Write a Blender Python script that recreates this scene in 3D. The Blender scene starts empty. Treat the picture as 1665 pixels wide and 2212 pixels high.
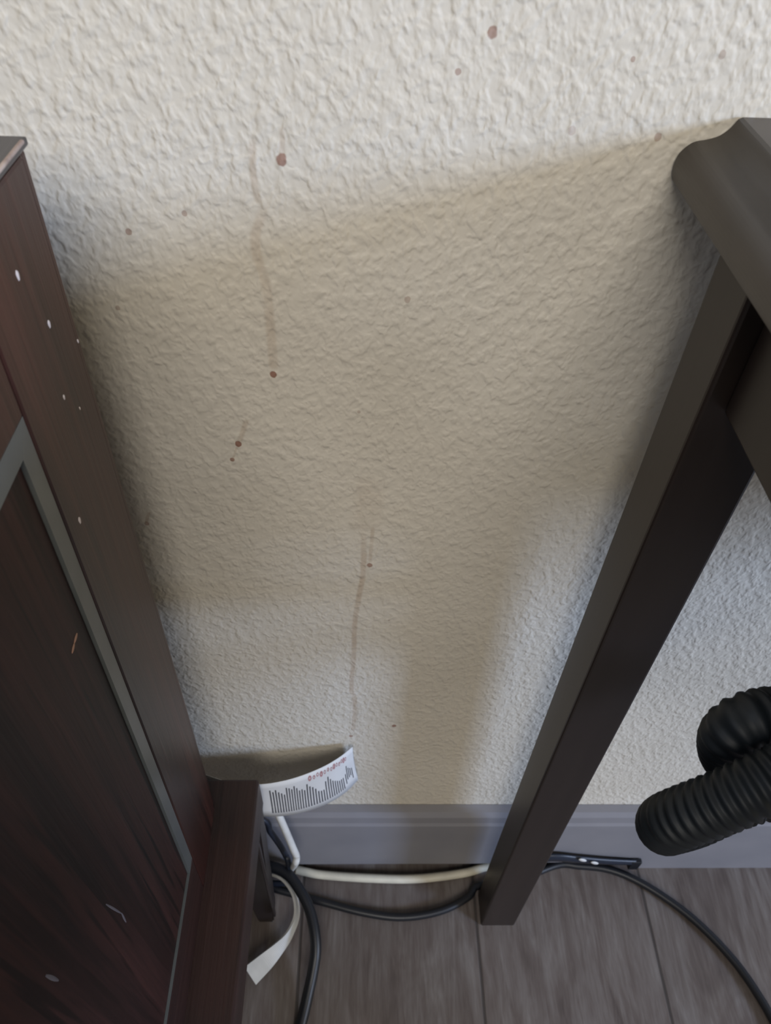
import bpy, bmesh, math, random
from mathutils import Vector, Matrix
random.seed(4)
S = bpy.context.scene
COL = S.collection

# ------------------------------------------------------------------ camera
F, CX, CY = 1640.0, 832.5, 1106.0
CAM = Vector((0.0, -0.251, 0.76))
down = Vector((-75.5, 1554.0, F)).normalized()
VX = -((1554.0) * (1755 - CY) + F * F) / (-75.5)
rt = Vector((VX, 1755 - CY, F)).normalized()
up = -down
fw = up.cross(rt)
R = Matrix((rt, fw, up))                     # world = R @ (right, image-down, forward)
cam = bpy.data.cameras.new('camera'); co = bpy.data.objects.new('camera', cam); COL.objects.link(co)
X = R @ Vector((1, 0, 0)); Y = -(R @ Vector((0, 1, 0))); Z = -(R @ Vector((0, 0, 1)))
m = Matrix((X, Y, Z)).transposed().to_4x4(); m.translation = CAM
co.matrix_world = m
cam.sensor_fit = 'VERTICAL'; cam.sensor_height = 36.0; cam.lens = F / 2212 * 36
cam.clip_start = 0.01
cam.dof.use_dof = True; cam.dof.focus_distance = 0.34; cam.dof.aperture_fstop = 20
S.camera = co

def ray(u, v): return R @ Vector((u - CX, v - CY, F))
def on(ax, val, u, v):
    r = ray(u, v); t = (val - CAM[ax]) / r[ax]; return CAM + r * t
def deep(u, v, d): return CAM + ray(u, v) * (d / F)

# ------------------------------------------------------------------ light
S.view_settings.view_transform = 'Standard'; S.view_settings.look = 'None'
S.view_settings.gamma = 1; S.view_settings.use_curve_mapping = False
S.view_settings.exposure = 0.0
w = bpy.data.worlds.new('world'); S.world = w; w.use_nodes = True
bg = w.node_tree.nodes['Background']; bg.inputs[0].default_value = (1.0, 0.95, 0.88, 1); bg.inputs[1].default_value = 0.22

def area(name, loc, target, sx, sy, power, colour):
    l = bpy.data.lights.new(name, 'AREA'); l.shape = 'RECTANGLE'; l.size = sx; l.size_y = sy
    l.energy = power; l.color = colour
    o = bpy.data.objects.new(name, l); COL.objects.link(o); o.location = loc
    o.rotation_euler = (Vector(target) - Vector(loc)).to_track_quat('-Z', 'Y').to_euler()
    return o
area('window_light', (2.15, -1.32, 1.12), (0, 0, 0.42), 0.46, 0.40, 57, (0.44, 0.62, 1.0))
area('daylight_high', (0.0, -2.0, 2.1), (0, 0, 0.7), 1.4, 1.0, 36, (1.0, 0.955, 0.89))
area('warm_room_lamp', (2.9, -1.5, 1.38), (0.05, 0, 0.7), 2.0, 1.5, 30, (1.0, 0.85, 0.52))
area('cool_daylight_left', (-1.6, -0.9, 1.9), (-0.15, 0, 0.85), 0.6, 0.6, 6, (0.72, 0.82, 1.0))

# ------------------------------------------------------------------ helpers
WY = 0.012        # wall plane; the face of the baseboard is at y = 0
def link(name, bm, mat, parent=None, smooth=False):
    me = bpy.data.meshes.new(name); bmesh.ops.recalc_face_normals(bm, faces=bm.faces); bm.to_mesh(me); bm.free()
    o = bpy.data.objects.new(name, me); COL.objects.link(o)
    if mat: me.materials.append(mat)
    if smooth:
        for p in me.polygons: p.use_smooth = True
    if parent:
        o.parent = parent; o.matrix_parent_inverse = Matrix.Translation(-Vector(parent.location))
    return o
def box(bm, a, b):
    v = [bm.verts.new((x, y, z)) for z in (a[2], b[2]) for y in (a[1], b[1]) for x in (a[0], b[0])]
    for q in ((0,2,3,1),(4,5,7,6),(0,1,5,4),(2,6,7,3),(0,4,6,2),(1,3,7,5)): bm.faces.new([v[i] for i in q])
    return v
def bx(a, b, bev=0.0, seg=2):
    bm = bmesh.new(); box(bm, a, b)
    if bev: bmesh.ops.bevel(bm, geom=list(bm.edges), offset=bev, segments=seg, profile=0.5, affect='EDGES')
    return bm
def empty(name, loc, label, cat, group=None):
    o = bpy.data.objects.new(name, None); COL.objects.link(o); o.location = loc; o.empty_display_size = 0.05
    o['label'] = label; o['category'] = cat
    if group: o['group'] = group
    return o
def tag(o, label, cat, group=None):
    o['label'] = label; o['category'] = cat
    if group: o['group'] = group
def struct(o): o['kind'] = 'structure'; return o
def catmull(P, n=12):
    P = [Vector(p) for p in P]; Q = [P[0] * 2 - P[1]] + P + [P[-1] * 2 - P[-2]]; out = []
    for i in range(1, len(Q) - 2):
        a, b, c, d = Q[i-1:i+3]
        for k in range(n):
            t = k / n
            out.append(0.5 * ((2*b) + (c-a)*t + (2*a-5*b+4*c-d)*t*t + (3*b-a-3*c+d)*t**3))
    out.append(P[-1]); return out
def resample(P, step):
    out = [P[0].copy()]; acc = 0
    for a, b in zip(P, P[1:]):
        L_ = (b - a).length; pos = step - acc
        while pos <= L_:
            out.append(a.lerp(b, pos / L_)); pos += step
        acc = (acc + L_) % step
    return out
def sweep(P, section, closed_ends=True):
    """section(i) -> list of (a,b) offsets in the moving frame"""
    bm = bmesh.new(); rings = []; nrm = None
    for i, p in enumerate(P):
        t = (P[min(i+1, len(P)-1)] - P[max(i-1, 0)]).normalized()
        if nrm is None:
            nrm = Vector((0, 0, 1)) if abs(t.z) < .9 else Vector((0, 1, 0))
        nrm = (nrm - t * nrm.dot(t)).normalized(); b = t.cross(nrm)
        rings.append([bm.verts.new(p + nrm * s[1] + b * s[0]) for s in section(i)])
    for r0, r1 in zip(rings, rings[1:]):
        n = len(r0)
        for k in range(n): bm.faces.new((r0[k], r0[(k+1) % n], r1[(k+1) % n], r1[k]))
    if closed_ends: bm.faces.new(rings[0]); bm.faces.new(rings[-1])
    return bm
def circ(r, n=14): return [(r*math.cos(2*math.pi*k/n), r*math.sin(2*math.pi*k/n)) for k in range(n)]
def cord(P, r, n=10): return sweep(catmull(P, n), lambda i: circ(r))

# ------------------------------------------------------------------ materials
class N:
    def __init__(s, name):
        s.m = bpy.data.materials.new(name); s.m.use_nodes = True; s.t = s.m.node_tree
        s.b = s.t.nodes['Principled BSDF']
    def n(s, typ, **kw):
        x = s.t.nodes.new(typ)
        for k, v in kw.items(): setattr(x, k, v)
        return x
    def l(s, a, b): s.t.links.new(a, b)
    def val(s, inp, v):
        if isinstance(v, (int, float, tuple)): inp.default_value = v
        else: s.l(v, inp)
    def math(s, op, a, b=0.0, c=None, clamp=False):
        x = s.n('ShaderNodeMath', operation=op, use_clamp=clamp); s.val(x.inputs[0], a); s.val(x.inputs[1], b)
        if c is not None: s.val(x.inputs[2], c)
        return x.outputs[0]
    def mix(s, f, a, b):
        x = s.n('ShaderNodeMix', data_type='RGBA'); s.val(x.inputs[0], f); s.val(x.inputs[6], a); s.val(x.inputs[7], b)
        return x.outputs[2]
    def coord(s, scale=(1, 1, 1), loc=(0, 0, 0)):
        g = s.n('ShaderNodeTexCoord'); mp = s.n('ShaderNodeMapping'); mp.inputs['Scale'].default_value = scale
        mp.inputs['Location'].default_value = loc; s.l(g.outputs['Object'], mp.inputs[0]); return mp.outputs[0]
    def noise(s, vec, scale, detail=3, rough=.5, dist=0.0):
        x = s.n('ShaderNodeTexNoise'); s.l(vec, x.inputs['Vector']); x.inputs['Scale'].default_value = scale
        x.inputs['Detail'].default_value = detail; x.inputs['Roughness'].default_value = rough
        x.inputs['Distortion'].default_value = dist; return x.outputs[0]
    def ramp(s, f, stops):
        x = s.n('ShaderNodeValToRGB'); e = x.color_ramp.elements
        while len(e) < len(stops): e.new(.5)
        for k, (p, c) in zip(e, stops): k.position = p; k.color = c if len(c) == 4 else (*c, 1)
        s.l(f, x.inputs[0]); return x.outputs[0]
    def mr(s, f, a, b, c=0.0, d=1.0):
        x = s.n('ShaderNodeMapRange', interpolation_type='SMOOTHSTEP'); s.val(x.inputs[0], f)
        for i, v in enumerate((a, b, c, d)): x.inputs[1+i].default_value = v
        return x.outputs[0]
    def bump(s, h, strength, dist):
        x = s.n('ShaderNodeBump'); x.inputs['Strength'].default_value = strength; x.inputs['Distance'].default_value = dist
        s.l(h, x.inputs['Height']); s.l(x.outputs[0], s.b.inputs['Normal'])
    def fin(s, colr=None, rough=None, spec=None):
        if colr is not None: s.val(s.b.inputs['Base Color'], colr)
        if rough is not None: s.val(s.b.inputs['Roughness'], rough)
        if spec is not None: s.b.inputs['Specular IOR Level'].default_value = spec
        return s.m
def c4(r, g, b): return (r, g, b, 1)
def plain(name, c, rough=.5, spec=.5):
    k = N(name); v = k.coord(); h = k.noise(v, 60, 3)
    a = tuple(x * .88 for x in c[:3]) + (1,); b = tuple(min(1, x * 1.1) for x in c[:3]) + (1,)
    return k.fin(k.ramp(h, [(.3, a), (.7, b)]), rough, spec)

def wood(name, dark, lite, rough, spec, vary, axis='z', line=0.6):
    k = N(name)
    sc = {'z': (1, 1, .035), 'y': (1, .035, 1)}[axis]
    v = k.coord(sc)
    big = k.noise(v, 38, 5, .55, .4); fine = k.noise(v, 330, 4, .65)
    h = k.math('ADD', k.math('MULTIPLY', big, .62), k.math('MULTIPLY', fine, .38))
    col = k.ramp(h, [(.41, dark), (.51, tuple((a+b)/2 for a, b in zip(dark, lite))), (.63, lite)])
    pores = k.mr(k.noise(v, 210, 2, .5), .56, .66)
    col = k.mix(k.math('MULTIPLY', pores, line), col, tuple(x*.35 for x in dark[:3]) + (1,))
    st_ = k.mr(k.noise(k.coord({'z': (1, 1, .02), 'y': (1, .02, 1)}[axis], (3, 1, 2)), 62, 2, .5, .6), .53, .58)
    col = k.mix(k.math('MULTIPLY', st_, .6 * line), col, tuple(x*.3 for x in dark[:3]) + (1,))
    patch = k.mr(k.noise(k.coord((1, 1, .3)), 9, 3), .40, .62)
    col = k.mix(k.math('MULTIPLY', patch, vary), col, (.070, .019, .013, 1))
    k.bump(h, .35, .0012)
    return k.fin(col, rough, spec)
M_CAB = wood('dark_cherry_wood', (.011, .0050, .0045), (.062, .0200, .0145), .36, .42, .40)
M_CABY = wood('dark_cherry_rail', (.011, .0066, .0062), (.030, .015, .0125), .42, .5, .2, 'y')
M_PANEL = wood('panel_oak_grain', (.0045, .0026, .0028), (.036, .0125, .0105), .50, .25, .15, 'z', 1.0)
M_STRIP = plain('grey_inlay', c4(.095, .102, .098), .33)
M_CTOP = wood('cabinet_top_sheen_wood', (.020, .017, .018), (.050, .042, .044), .28, .6, .0, 'y', .2)  # wood greyed and lightened to paint the window reflection into the top
M_BLK = plain('dark_foot_wood', c4(.022, .016, .016), .40)
k = N('worn_edge'); M_WORN = k.fin(k.ramp(k.noise(k.coord(), 90, 3), [(.35, (.10, .05, .04)), (.65, (.42, .33, .28))]), .6)
k = N('espresso_wood'); v = k.coord((1, 1, .05)); h = k.noise(v, 60, 4, .6)
k.bump(h, .12, .0008)
M_TAB = k.fin(k.ramp(h, [(.3, (.0160, .0105, .0085)), (.7, (.023, .0155, .0125))]), .40, .5)
M_TOP = plain('table_top_lit_wood', c4(.056, .046, .039), .36)  # lighter than the leg wood: light falling on the top is painted in
M_WHITE = plain('white_cord', c4(.62, .62, .60), .45)
M_CREAM = plain('cream_cord', c4(.60, .56, .45), .45)
M_BLACK = plain('black_rubber', c4(.008, .009, .012), .42)
M_BLUEB = plain('blue_black_cable', c4(.014, .019, .032), .38)
M_HOSE = plain('hose_plastic', c4(.0105, .014, .018), .52, .35)
M_SPECK = plain('paint_fleck', c4(.55, .48, .45), .7)
M_TAN = plain('scuff_wood', c4(.38, .22, .15), .7)
M_SCR = plain('scratch', c4(.10, .09, .10), .6)
M_INK = plain('black_ink', c4(.07, .07, .08), .7)
M_RED = plain('red_ink', c4(.44, .22, .22), .7)
k = N('tag_paper'); k.b.inputs['Transmission Weight'].default_value = 0
M_PAPER = k.fin(k.ramp(k.noise(k.coord(), 25, 2), [(.3, (.60, .59, .57)), (.7, (.70, .69, .67))]), .6)

# painted textured wall with stains
k = N('textured_wall_paint'); g = k.coord()
wv = k.n('ShaderNodeSeparateXYZ'); k.l(g, wv.inputs[0]); wx, wz = wv.outputs[0], wv.outputs[2]
warp = k.n('ShaderNodeTexNoise'); k.l(g, warp.inputs['Vector']); warp.inputs['Scale'].default_value = 90
mixv = k.n('ShaderNodeVectorMath', operation='MULTIPLY_ADD'); k.l(warp.outputs['Color'], mixv.inputs[0])
mixv.inputs[1].default_value = (.003, .003, .003); k.l(g, mixv.inputs[2])
rot = k.n('ShaderNodeMapping'); k.l(mixv.outputs[0], rot.inputs[0]); rot.inputs['Rotation'].default_value = (0, math.radians(28), 0)
rot.inputs['Scale'].default_value = (1.12, 1, .88)
n1 = k.noise(rot.outputs[0], 270, 1.4, .45, .0)
n2 = k.noise(rot.outputs[0], 150, 2, .5)
hh = k.math('ADD', k.mr(n1, .34, .74), k.math('MULTIPLY', k.mr(n2, .4, .7), .55))
hh = k.math('ADD', hh, k.math('MULTIPLY', k.noise(g, 700, 1), .04))
k.bump(hh, .52, .0008)
base = k.ramp(k.noise(g, 14, 3), [(.3, (.60, .55, .46)), (.7, (.65, .60, .51))])
def P2(u, v): p = on(1, WY, u, v); return p.x, p.z
def dot(u, v, rx):
    x, z = P2(u, v)
    dx = k.math('DIVIDE', k.math('SUBTRACT', wx, x), rx); dz = k.math('DIVIDE', k.math('SUBTRACT', wz, z), rx * 1.15)
    d = k.math('SQRT', k.math('ADD', k.math('MULTIPLY', dx, dx), k.math('MULTIPLY', dz, dz)))
    d = k.math('ADD', d, k.math('MULTIPLY', k.math('SUBTRACT', k.noise(g, 500, 1), .5), .5))
    return k.mr(d, 1.15, .75)
def streak(pts, wd):
    q = sorted([P2(u, v) for u, v in pts], key=lambda a: a[1]); z0, z1 = q[0][1], q[-1][1]
    fc = k.n('ShaderNodeFloatCurve'); cv = fc.mapping.curves[0]
    t = k.math('DIVIDE', k.math('SUBTRACT', wz, z0), z1 - z0)
    xs = [a[0] for a in q]; lo, hi = min(xs) - .002, max(xs) + .002
    while len(cv.points) < len(q): cv.points.new(.5, .5)
    for pt, (x, z) in zip(cv.points, q): pt.location = ((z - z0) / (z1 - z0), (x - lo) / (hi - lo))
    fc.mapping.update(); k.l(t, fc.inputs['Value'])
    xc = k.math('ADD', k.math('MULTIPLY', fc.outputs[0], hi - lo), lo)
    d = k.math('DIVIDE', k.math('ABSOLUTE', k.math('SUBTRACT', wx, xc)), wd)
    m1 = k.mr(d, 1.3, .45); m2 = k.math('MULTIPLY', k.mr(t, -.01, .03), k.mr(t, 1.02, .85))
    return k.math('MULTIPLY', m1, k.math('MULTIPLY', m2, k.mr(k.noise(g, 70, 2), .25, .6, .45, 1)))
def total(items):
    acc = None
    for v_, s_ in items:
        q = k.math('MULTIPLY', v_, s_); acc = q if acc is None else k.math('MAXIMUM', acc, q)
    return acc
dots = [(608, 345, .0019, .85), (590, 809, .00155, .95), (515, 959, .0016, .95), (502, 993, .0011, .8), (798, 1221, .0016, .75), (758, 1590, .0015, .75),
        (851, 1568, .0017, .85), (1063, 70, .0016, .75), (989, 155, .0010, .6), (1367, 128, .0008, .55), (398, 461, .0010, .5), (278, 501, .0012, .6),
        (254, 665, .0010, .4), (317, 1131, .0013, .6), (880, 647, .0013, .4), (1421, 296, .0013, .5), (1560, 118, .0012, .35), (1235, 282, .0014, .3),
        (840, 1340, .0007, .4), (775, 890, .0008, .35)]
D = total([(dot(u, v, r), s * .95) for u, v, r, s in dots])
streaks = [([(600, 330), (612, 280), (608, 290)], .0009, .35) if 0 else ([(549, 290), (545, 330), (550, 400), (560, 440)], .0013, .30),
           ([(575, 425), (560, 480), (552, 530), (575, 620), (583, 700), (592, 800)], .0021, .27),
           ([(610, 270), (609, 335)], .0011, .25), ([(533, 905), (517, 955)], .0014, .30), ([(512, 965), (503, 990)], .0006, .35),
           ([(800, 1025), (797, 1060), (795, 1090), (787, 1145)], .0075, .13), ([(783, 1130), (785, 1215), (775, 1290), (766, 1350), (764, 1420), (759, 1490), (766, 1510), (762, 1580)], .0017, .42),
           ([(806, 1130), (799, 1215)], .0011, .30), ([(322, 1105), (316, 1128)], .0009, .35)]
T = total([(streak(p, w_), s) for p, w_, s in streaks])
colr = k.mix(T, base, (.34, .215, .12, 1)); colr = k.mix(D, colr, (.235, .105, .068, 1))
M_WALL = k.fin(colr, .62, .35)

# baseboard paint
k = N('grey_baseboard_paint'); M_BASE = k.fin(k.ramp(k.noise(k.coord(), 20, 3), [(.3, (.205, .200, .215)), (.7, (.24, .232, .245))]), .5)
M_GAP = plain('gap_shade_black', c4(.012, .011, .011), .8)  # near-black colour that paints the shade under the baseboard

# vinyl plank floor (boards run towards the wall)
k = N('vinyl_plank_floor'); g = k.coord(); sp = k.n('ShaderNodeSeparateXYZ'); k.l(g, sp.inputs[0])
px = k.math('DIVIDE', k.math('ADD', sp.outputs[0], .0485 + 1.6), .160)
idx = k.math('FLOOR', px); fr = k.math('SUBTRACT', px, idx)
cmb = k.n('ShaderNodeCombineXYZ'); k.l(sp.outputs[0], cmb.inputs[0]); k.l(k.math('MULTIPLY', sp.outputs[1], .10), cmb.inputs[1]); k.l(k.math('MULTIPLY', idx, 3.7), cmb.inputs[2])
v = cmb.outputs[0]
cmb2 = k.n('ShaderNodeCombineXYZ'); k.l(sp.outputs[0], cmb2.inputs[0]); k.l(k.math('MULTIPLY', sp.outputs[1], .30), cmb2.inputs[1]); k.l(k.math('MULTIPLY', idx, 5.1), cmb2.inputs[2])
bigf = k.noise(cmb2.outputs[0], 26, 3, .6, 1.6); mid = k.noise(v, 120, 5, .65, .8); fin_ = k.noise(v, 480, 3, .6)
h = k.math('ADD', k.math('MULTIPLY', bigf, .45), k.math('ADD', k.math('MULTIPLY', mid, .38), k.math('MULTIPLY', fin_, .17)))
colr = k.ramp(h, [(.34, (.080, .062, .054)), (.46, (.125, .100, .088)), (.56, (.170, .146, .132)), (.68, (.245, .222, .205))])
tone = k.math('FRACT', k.math('MULTIPLY', k.math('SINE', k.math('MULTIPLY', idx, 12.9898)), 43.7))
hs = k.n('ShaderNodeHueSaturation'); k.l(colr, hs.inputs['Color']); k.l(k.mr(tone, 0, 1, .85, 1.15), hs.inputs['Value'])
seam = k.math('MAXIMUM', k.mr(fr, .012, .004), k.mr(fr, .988, .996))
colr = k.mix(k.math('MULTIPLY', seam, .75), hs.outputs[0], (.03, .025, .022, 1))
k.bump(k.math('SUBTRACT', h, k.math('MULTIPLY', seam, .6)), .3, .0015)
M_FLOOR = k.fin(colr, .46, .45)

# ------------------------------------------------------------------ setting
struct(link('wall_back', bx((-1.6, WY, 0), (1.6, .12, 2.4)), M_WALL))
struct(link('floor', bx((-1.6, -2.2, -.06), (1.6, .12, 0)), M_FLOOR))
def board(stations):
    prof = [(WY, 'b'), (0, 'b'), (0, .1040), (.0016, .1070), (.0022, .1170), (.0050, .1220), (WY, .1220)]
    bm = bmesh.new(); rings = []
    for x, li in stations:
        rings.append([bm.verts.new((x, min(y, WY - .0003), li if z == 'b' else z)) for y, z in prof])
    n = len(prof)
    for r0, r1 in zip(rings, rings[1:]):
        for i in range(n): bm.faces.new((r0[i], r0[(i+1) % n], r1[(i+1) % n], r1[i]))
    bm.faces.new(rings[0]); bm.faces.new(rings[-1]); return bm
struct(link('baseboard_back', board(((-1.6, .009), (.10, .013), (.266, .019), (.2662, 0), (1.6, 0))), M_BASE))
struct(link('gap_shade_strip_1', bx((-1.6, .006, 0), (.2660, WY - .0004, .04)), M_GAP))  # added dark strip standing in for shade in the gap below the baseboard

# ------------------------------------------------------------------ left cabinet
cx0, cx1, cyb, cyf, ztop, zl = -.50, -.0935, -.030, -.42, .676, .256
cab = empty('wooden_cabinet', (-.3, -.22, 0), 'dark reddish-brown wooden cabinet with a grey-bordered side panel, standing at the left against the wall', 'cabinet')
def lean(o):
    for q in o.data.vertices: q.co.y += .026 * (q.co.z - ztop)
    return o
link('cabinet_top', bx((cx0, cyf, ztop - .0024), (cx1 + .0001, cyb, ztop), .0006), M_CTOP, cab)
w_ = link('worn_corner', bx((cx1 - .0009, cyb - .028, ztop - .0009), (cx1 + .0004, cyb - .0030, ztop + .0002), .0004), M_WORN, cab); w_['label'] = 'pale worn edge'
st = .054                                                # stile width
lean(link('back_stile', bx((cx1 - .018, cyb - st, zl), (cx1, cyb - .0055, ztop - .0025), .0012), M_CAB, cab))
lean(link('back_edge_bead', bx((cx1 - .018, cyb - .0052, zl), (cx1 - .0012, cyb, ztop - .0025), .0016), M_CAB, cab))
lean(link('front_stile', bx((cx1 - .018, cyf, zl), (cx1, cyf + st, ztop - .0025), .0012), M_CAB, cab))
lean(link('top_rail', bx((cx1 - .018, cyf + st, .622), (cx1 - .0002, cyb - st, ztop - .0025), .0008), M_CAB, cab))
lean(link('bottom_rail', bx((cx1 - .018, cyf + st, zl), (cx1 - .0002, cyb - st, .303), .0008), M_CABY, cab))
# chamfered grey border round the raised side panel
ya, yb, za, zb = cyf + st, cyb - st, .300, .622
def rect(o_, x): return [(x, ya + o_, za + o_*.4), (x, yb - o_, za + o_*.4), (x, yb - o_, zb - o_), (x, ya + o_, zb - o_)]
bm = bmesh.new(); wst = .0085
A = [bm.verts.new(p) for p in rect(0, cx1 - .0005)]; B = [bm.verts.new(p) for p in rect(wst, cx1 - .0002)]
Cc = [bm.verts.new(p) for p in rect(0, cx1 - .012)]; Dd = [bm.verts.new(p) for p in rect(wst, cx1 - .012)]
for i in range(4):
    j = (i + 1) % 4
    bm.faces.new((A[i], A[j], B[j], B[i])); bm.faces.new((A[i], A[j], Cc[j], Cc[i])); bm.faces.new((B[i], B[j], Dd[j], Dd[i])); bm.faces.new((Cc[i], Cc[j], Dd[j], Dd[i]))
o = lean(link('panel_border', bm, M_STRIP, cab)); o['label'] = 'smooth grey border strip'
lean(link('side_panel', bx((cx1 - .012, ya + wst, za + wst*.4), (cx1 - .0015, yb - wst, zb - wst), .0006), M_PANEL, cab))
lean(link('carcass', bx((cx0, cyf, zl), (cx1 - .0185, cyb, ztop - .0025)), M_CAB, cab))
# ledge moulding and apron below
link('base_ledge', bx((cx0 - .028, cyf - .02, zl - .038), (-.0665, cyb + .004, zl), .0016), M_CABY, cab)
link('ledge_lip', bx((-.0720, cyf - .018, zl - .052), (-.0685, cyb - .012, zl - .0382), .0008), M_CABY, cab)
def foot(xo, xi, y0, y1, zt):
    bm = bmesh.new(); s = 1 if xo > xi else -1
    q = []
    for z, a, b in ((0, xo - s*.006, xo - s*.020), (zt, xo, xo - s*.034)):
        q.append([bm.verts.new((x, y, z)) for x, y in ((b, y0), (a, y0), (a, y1), (b, y1))])
    for i in range(4): bm.faces.new((q[0][i], q[0][(i+1) % 4], q[1][(i+1) % 4], q[1][i]))
    bm.faces.new(q[0]); bm.faces.new(q[1])
    bmesh.ops.bevel(bm, geom=list(bm.edges), offset=.0012, segments=2, affect='EDGES')
    return bm
for xo, xi in ((-.0672, -.1), (-.520, -.49)):
    for y0, y1 in ((-.046, -.028), (cyf - .012, cyf + .008)):
        link('foot', foot(xo, xi, y0, y1, zl - .038), M_BLK, cab)
o = link('foot_bead', bx((-.0715, -.0500, .03), (-.0690, -.0462, zl - .045), .0008), M_BLK, cab)
# flecks and scuffs on the side
def fleck(u, v, rw, rh, mat, name, rot=0.0, x=None):
    p = on(0, cx1 if x is None else x, u, v)
    bm = bmesh.new(); bmesh.ops.create_uvsphere(bm, u_segments=10, v_segments=6, radius=1)
    for q in bm.verts:
        y_, z_ = q.co.y * rw * (1 + .25*math.sin(q.co.z*5)), q.co.z * rh
        q.co = Vector((p.x + q.co.x * .0003, p.y + y_*math.cos(rot) - z_*math.sin(rot), p.z + y_*math.sin(rot) + z_*math.cos(rot)))
    return link(name, bm, mat, cab, True)
for u, v, a, b in ((38, 595, .0008, .0016), (106, 700, .0008, .0014), (168, 737, .0004, .0008), (138, 858, .0006, .0010), (172, 1124, .0008, .0015), (172, 882, .0003, .0007)):
    fleck(u, v, a, b, M_SPECK, 'paint_fleck')
def dash(a, b, wd, mat, name):
    x = cx1 - .0015; p, q = on(0, x, *a), on(0, x, *b); d = (q - p); n_ = Vector((0, -d.z, d.y)).normalized() * wd
    bm = bmesh.new(); V = []
    for k_ in range(13):
        t = k_ / 12; h_ = math.sin(math.pi * (.06 + .88 * t)) ** .6; c_ = p + d * t
        V.append([bm.verts.new(c_ + n_ * h_ + Vector((.00004, 0, 0))), bm.verts.new(c_ + Vector((.0004 * h_ + .00006, 0, 0))), bm.verts.new(c_ - n_ * h_ + Vector((.00004, 0, 0)))])
    for u_, v_ in zip(V, V[1:]):
        bm.faces.new((u_[0], u_[1], v_[1], v_[0])); bm.faces.new((u_[1], u_[2], v_[2], v_[1]))
    return link(name, bm, mat, cab, True)
dash((166, 1368), (160, 1390), .0008, M_TAN, 'scuff_mark'); dash((160, 1390), (155, 1412), .0007, M_TAN, 'scuff_mark')
dash((228, 1953), (262, 1973), .0005, M_SCR, 'scratch'); dash((262, 1972), (272, 1992), .0006, M_SCR, 'scratch'); dash((98, 2107), (126, 2118), .0007, M_SCR, 'scratch')
# doors on the front, out of the picture
for a, b in ((cx0 + .004, -.300), (-.296, cx1 - .004)):
    d = link('door', bx((a, cyf - .018, zl + .006), (b, cyf - .0005, ztop - .012), .002), M_CAB, cab)
    bm = bmesh.new(); bmesh.ops.create_uvsphere(bm, u_segments=16, v_segments=10, radius=.013, matrix=Matrix.Translation((b - .03 if a < -.4 else a + .03, cyf - .027, .47)))
    kn = link('knob', bm, M_BLK, None, True); kn.parent = d; kn.matrix_parent_inverse = Matrix.Translation(-Vector(cab.location)) if 0 else Matrix()
    kn.matrix_parent_inverse = d.matrix_parent_inverse.inverted() @ Matrix.Translation(-Vector(cab.location))

# ------------------------------------------------------------------ right table
tab = empty('end_table', (.34, -.27, 0), 'dark espresso wooden table with moulded top edge and square legs, at the right', 'table')
tx0, tx1, tyb, tyf = .105, .60, WY - .001, -.50
pc = catmull([Vector((a, b, 0)) for a, b in ((.0045, .0), (.0012, .0020), (.0, .0065), (.0010, .0112), (.0042, .0145), (.0085, .0156), (.0122, .0168), (.0150, .0192), (.0168, .0222))], 4)
prof = [(.03, 0)] + [(p.x, p.y) for p in pc] + [(.0180, .0228)]
def moulded(x0, x1, y0, y1, zb_):
    bm = bmesh.new(); rings = []
    for ox, oz in prof:
        rings.append([bm.verts.new(p) for p in ((x0+ox, y0+ox, zb_+oz), (x1-ox, y0+ox, zb_+oz), (x1-ox, y1, zb_+oz), (x0+ox, y1, zb_+oz))])
    for r0, r1 in zip(rings, rings[1:]):
        for i in range(4): bm.faces.new((r0[i], r0[(i+1) % 4], r1[(i+1) % 4], r1[i]))
    bm.faces.new(rings[0]); bm.faces.new(rings[-1])
    vert = [e for e in bm.edges if abs(e.verts[0].co.z - e.verts[1].co.z) > 1e-5]
    return bm
o = link('table_top', moulded(tx0, tx1, tyf, tyb, .650), M_TOP, tab, True)
o.data.polygons[0].use_smooth = False
for p_ in o.data.polygons:
    if len(p_.vertices) == 4 and abs(p_.normal.z) > .999: p_.use_smooth = False
for xx in (.115, .557):
    for yy in (-.050, -.46):
        link('leg', bx((xx, yy, 0), (xx + .031, yy + .0275, .650), .0016, 3), M_TAB, tab)
link('side_apron', bx((.123, -.430, .600), (.142, -.0505, .650), .0008), M_TAB, tab)
link('side_apron', bx((.560, -.430, .600), (.579, -.0505, .650), .0008), M_TAB, tab)
link('back_apron', bx((.1465, -.044, .600), (.5565, -.028, .650), .0008), M_TAB, tab)
link('front_apron', bx((.1465, -.455, .600), (.5565, -.437, .650), .0008), M_TAB, tab)

# ------------------------------------------------------------------ corrugated hose
HS = .25 / .335; pitch = .0046 * HS; Rh = .0124 * HS; dh = .25
vis_u = [deep(1860, 1500, dh + .035 * HS), deep(1740, 1540, dh + .012 * HS), deep(1655, 1548, dh + .004 * HS), deep(1600, 1566, dh + .004 * HS), deep(1571, 1600, dh + .013 * HS),
         deep(1580, 1640, dh + .034 * HS), deep(1640, 1650, dh + .050 * HS), deep(1760, 1640, dh + .055 * HS), deep(1880, 1600, dh + .030 * HS)]
vis_l = [deep(1900, 1580, dh - .005 * HS), deep(1800, 1625, dh - .018 * HS), deep(1700, 1668, dh - .018 * HS), deep(1620, 1706, dh - .016 * HS), deep(1540, 1740, dh - .008 * HS), deep(1475, 1764, dh + .002 * HS),
         deep(1442, 1778, dh + .012 * HS), deep(1440, 1784, dh + .030 * HS), deep(1500, 1770, dh + .048 * HS), deep(1600, 1730, dh + .058 * HS), deep(1760, 1690, dh + .06 * HS), deep(1900, 1640, dh + .09 * HS)]
e0 = vis_u[0]
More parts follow.
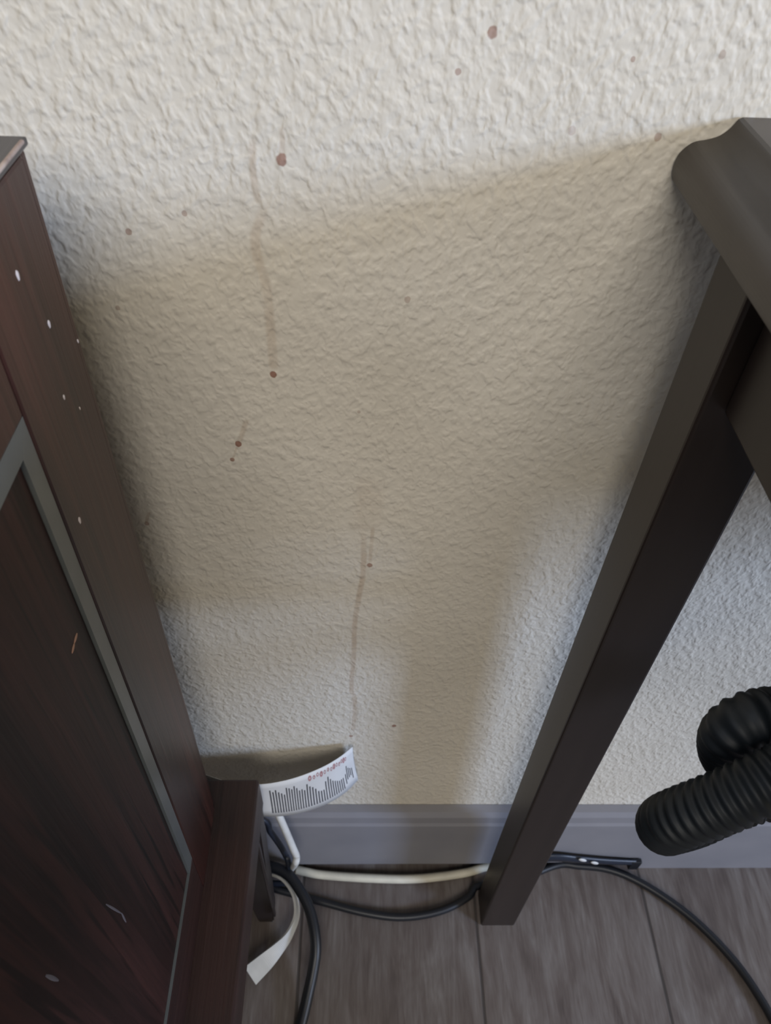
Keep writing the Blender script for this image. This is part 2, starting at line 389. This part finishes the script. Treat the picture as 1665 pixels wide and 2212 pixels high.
head = [Vector((.36, -.36, .0100)), Vector((.37, -.36, .12)), Vector((.37, -.34, .34)), Vector((.32, -.29, .52)), e0 + Vector((.03, -.025, .01))]
el = vis_l[-1]
tail = [el + Vector((.03, -.03, -.01)), Vector((.30, -.30, .40)), Vector((.31, -.34, .20)), Vector((.31, -.35, .0100))]
path = resample(catmull(head + vis_u + vis_l + tail, 24), pitch / 6)
o = link('corrugated_hose', sweep(path, lambda i: circ(Rh * (1 + .065 * math.cos(2*math.pi*i/6) + .0), 24)), M_HOSE, None, True)
tag(o, 'black ribbed hose in two bent loops hanging under the table at the right', 'hose')

# ------------------------------------------------------------------ cords and tag
def fl(u, v, z): return on(2, z, u, v)
def wl(u, v, y): return on(1, y, u, v)
# white cord that hangs from behind the cabinet, reaches the floor and runs to the table leg
P = [wl(592, 1742, -.006), wl(599, 1755, -.008), wl(606, 1770, -.011), wl(620, 1802, -.015), wl(634, 1835, -.019), wl(640, 1850, -.021), wl(638, 1864, -.024), fl(630, 1876, .012)]
o = link('white_cord', cord(P, .0030), M_WHITE, None, True)
tag(o, 'thin white cord hanging down the wall below the printed tag', 'cord')
P = [fl(640, 1878, .005), fl(660, 1883, .005), fl(700, 1890, .0045), fl(800, 1897, .0045), fl(900, 1898, .0045), fl(1000, 1886, .0045), fl(1050, 1872, .0045), fl(1110, 1864, .0045), fl(1150, 1862, .0045)]
o = link('power_cord', cord(P, .0040), M_CREAM, None, True)
tag(o, 'cream white power cord lying on the floor along the baseboard to the table leg', 'cord')
# black cords
P = [fl(520, 1872, .030), fl(560, 1868, .036), fl(597, 1875, .038), fl(626, 1893, .038), fl(652, 1930, .036), fl(668, 1964, .033), fl(679, 2010, .029), fl(682, 2052, .024), fl(677, 2092, .018), fl(667, 2140, .012), fl(650, 2212, .0065), fl(622, 2300, .0052)]
o = link('black_cord', cord(P, .0048), M_BLACK, None, True)
tag(o, 'thick black cord curving down the floor beside the dark cabinet', 'cord')
P = [fl(520, 1890, .0045), fl(590, 1918, .004), fl(640, 1932, .004), fl(700, 1949, .004), fl(790, 1972, .004), fl(870, 1981, .004), fl(950, 1968, .004), fl(1010, 1938, .004), Vector((.113, -.0175, .004)), Vector((.130, -.0155, .004)), Vector((.148, -.0140, .004)), fl(1200, 1869, .0045), fl(1250, 1870, .0045),
     fl(1310, 1877, .0045), fl(1365, 1897, .0045), fl(1430, 1935, .0045), fl(1500, 1988, .0045), fl(1570, 2058, .0045), fl(1625, 2130, .0045), fl(1680, 2225, .0045), fl(1720, 2330, .0045)]
o = link('black_cord', cord(P, .0036), M_BLACK, None, True)
tag(o, 'long black cord sagging across the floor behind the table leg to the right corner', 'cord')
# flat blue-black cable tucked under the raised baseboard, with two white clips
P = [Vector((.150, -.0046, .030)), wl(1190, 1853, -.0046), wl(1250, 1857, -.0044), wl(1310, 1861, -.0040), wl(1372, 1863, -.0030)]
P2_ = catmull(P, 10)
cb = link('flat_cable', sweep(P2_, lambda i: [(a, b * (1 - .45*i/40)) for a, b in ((.0010, .0085), (.0022, .0), (.0010, -.0085), (-.0010, -.0085), (-.0022, 0), (-.0010, .0085))]), M_BLUEB, None, True)
tag(cb, 'flat blue-black cable tucked under the raised baseboard right of the table leg', 'cable')
for u, v in ((1258, 1858), (1284, 1864)):
    p = wl(u, v, -.0072)
    bm = bmesh.new(); bmesh.ops.create_uvsphere(bm, u_segments=12, v_segments=8, radius=1)
    for q in bm.verts: q.co = Vector((p.x + q.co.x*.0042, p.y + q.co.y*.0010, p.z + q.co.z*.0026 - q.co.x*.0020))
    o = link('cable_clip', bm, M_WHITE, None, True); o.parent = cb; o['label'] = 'small white clip'
p = wl(1371, 1866, -.0030)
o = link('notch_shade_box', bx((p.x - .0050, p.y - .0022, p.z - .0095), (p.x + .0045, p.y + .0022, p.z + .0085), .0008), M_BLACK); o.parent = cb; o['label'] = 'black box standing in for the shaded notch under the baseboard'  # added black box, painted shade for the notch where the baseboard lifts
# thin dark cables by the foot
P = [Vector((-.13, -.006, .16)), wl(560, 1768, -.008), wl(584, 1797, -.010), wl(606, 1828, -.012), wl(616, 1846, -.013), wl(622, 1860, -.016), fl(625, 1885, .018), fl(624, 1905, .012), fl(600, 1908, .008), fl(555, 1905, .004)]
o = link('thin_cable', cord(P, .0026), M_BLUEB, None, True)
tag(o, 'thin blue-black cable dropping behind the cabinet foot to the floor', 'cable')
P = [fl(545, 1880, .006), fl(590, 1862, .012), fl(614, 1848, .016), fl(634, 1850, .016)]
o = link('thin_cable', cord(P, .0022), M_BLACK, None, True)
tag(o, 'short black cable end poking out between cabinet foot and baseboard', 'cable')
# flat white band
P = [(566, 1890, .022), (591, 1890, .024), (614, 1902, .026), (634, 1930, .026), (641, 1960, .024), (638, 1989, .021), (622, 2023, .017), (600, 2050, .014), (576, 2075, .012), (540, 2108, .012)]
C_ = catmull([fl(*q) for q in P], 10); n_ = len(C_)
bm = bmesh.new(); rings = []
for i, p in enumerate(C_):
    t = (C_[min(i+1, n_-1)] - C_[max(i-1, 0)]).normalized(); s = i / (n_ - 1)
    tw = math.radians(66 if s < .55 else 66 - 40 * min(1, (s - .55) / .35)); hw = .0036 + .0050 * max(0, (s - .62) / .38)
    side = t.cross(Vector((0, 0, 1))).normalized(); a = (side * math.cos(tw) + Vector((0, 0, 1)) * math.sin(tw)).normalized(); b = t.cross(a) * .0011
    rings.append([bm.verts.new(p + a*hw + b), bm.verts.new(p - a*hw + b), bm.verts.new(p - a*hw - b), bm.verts.new(p + a*hw - b)])
for r0, r1 in zip(rings, rings[1:]):
    for i in range(4): bm.faces.new((r0[i], r0[(i+1) % 4], r1[(i+1) % 4], r1[i]))
bm.faces.new(rings[0]); bm.faces.new(rings[-1])
o = link('flat_strap', bm, M_WHITE)
tag(o, 'flat white strap curling over the floor in front of the cabinet foot', 'strap')

# printed paper tag on the cord
zt = .236
top = [fl(440, 1672, zt), fl(500, 1690, zt), fl(560, 1694, zt), fl(610, 1687, zt), fl(655, 1674, zt), fl(700, 1655, zt), fl(735, 1634, zt), fl(761, 1613, zt)]
bot_px = [(455, 1735), (515, 1756), (572, 1763), (620, 1761), (662, 1752), (708, 1735), (745, 1712), (773, 1684)]
tc = catmull(top, 8); bc = []
bot = [on(1, t_.y - .0005 - .004 * (1 - i/7), *q) for i, (t_, q) in enumerate(zip(top, bot_px))]
bc = catmull(bot, 8); nn = len(tc)
def surf(s, t, off=0.0):
    """s along the tag 0..1, t across from top edge to bottom edge"""
    f_ = s * (nn - 1); i = min(int(f_), nn - 2); r_ = f_ - i
    a = tc[i].lerp(tc[i+1], r_); b = bc[i].lerp(bc[i+1], r_)
    tg = (tc[i+1] - tc[i]).normalized(); nr = tg.cross(b - a).normalized()
    if nr.y > 0: nr = -nr
    bow = nr * (-.0015 * math.sin(math.pi * t))
    return a.lerp(b, t) + bow + nr * off
def sheet(off0, off1, s0, s1, t0, t1, ns, nt):
    bm = bmesh.new(); G = {}
    for side, of in ((0, off0), (1, off1)):
        for i in range(ns + 1):
            for j in range(nt + 1): G[side, i, j] = bm.verts.new(surf(s0 + (s1-s0)*i/ns, t0 + (t1-t0)*j/nt, of))
    for i in range(ns):
        for j in range(nt):
            bm.faces.new((G[0,i,j], G[0,i+1,j], G[0,i+1,j+1], G[0,i,j+1])); bm.faces.new((G[1,i,j], G[1,i,j+1], G[1,i+1,j+1], G[1,i+1,j]))
    for i in range(ns):
        for j in (0, nt): bm.faces.new((G[0,i,j], G[0,i+1,j], G[1,i+1,j], G[1,i,j]))
    for j in range(nt):
        for i in (0, ns): bm.faces.new((G[0,i,j], G[0,i,j+1], G[1,i,j+1], G[1,i,j]))
    return bm
tg_ = empty('printed_tag', surf(.5, 1), 'white printed warning tag curling out from behind the cabinet on the white cord', 'tag')
link('tag_paper', sheet(0, .0003, 0, 1, 0, 1, 60, 6), M_PAPER, tg_, True)
def strips(items, off=.0004):
    bm = bmesh.new()
    for s0, s1, t0, t1 in items:
        n = 6; A = []
        for j in range(n + 1):
            t = t0 + (t1 - t0) * j / n; A.append((bm.verts.new(surf(s0, t, off)), bm.verts.new(surf(s1, t, off))))
        for (a, b), (c, d) in zip(A, A[1:]): bm.faces.new((a, b, d, c))
    return bm
lines = []; s = .405; i = 0
blocks = [(.335, .72), (.733, .865), (.885, .965)]
for a, b in blocks:
    s = a; st_ = .58; 
    while s < b:
        if s == a or random.random() < .28: st_ = random.choice((.18, .26, .34)) if a < .7 and s < .7 else random.choice((.30, .38, .5))
        st_ = min(.62, st_ + random.uniform(.03, .10))
        lines.append((s, s + .0088, st_, .90 if b < .96 else random.uniform(.72, .84))); s += .0180
# (surface, thickness strip) printed lines run across the tag
link('printed_text', strips([(a, b, c, d) for a, b, c, d in lines], .00045), M_INK, tg_)['label'] = 'rows of small black print'
def ring(bm, s_, t_, rs, rt_, w):
    n = 12; A = []
    for k_ in range(n):
        c_, d_ = math.cos(2*math.pi*k_/n), math.sin(2*math.pi*k_/n)
        A.append((bm.verts.new(surf(s_ + rs*c_, t_ + rt_*d_, .00045)), bm.verts.new(surf(s_ + rs*w*c_, t_ + rt_*w*d_, .00045))))
    for k_ in range(n): a, b = A[k_], A[(k_+1) % n]; bm.faces.new((a[0], b[0], b[1], a[1]))
bm = bmesh.new()
for q_, cs in enumerate((.612, .640, .664, .690, .716, .742, .768, .792, .816, .840, .862, .884, .906)):
    big = q_ in (0, 3, 7, 11)
    ring(bm, cs, .155 + .02*math.sin(q_*2.3), .0115 if big else .0085, .085 if big else .06, .35 if big else .55)
    if q_ % 2: ring(bm, cs + .004, .15, .004, .03, .2)
link('red_print', bm, M_RED, tg_)['label'] = 'row of blurred red lettering'
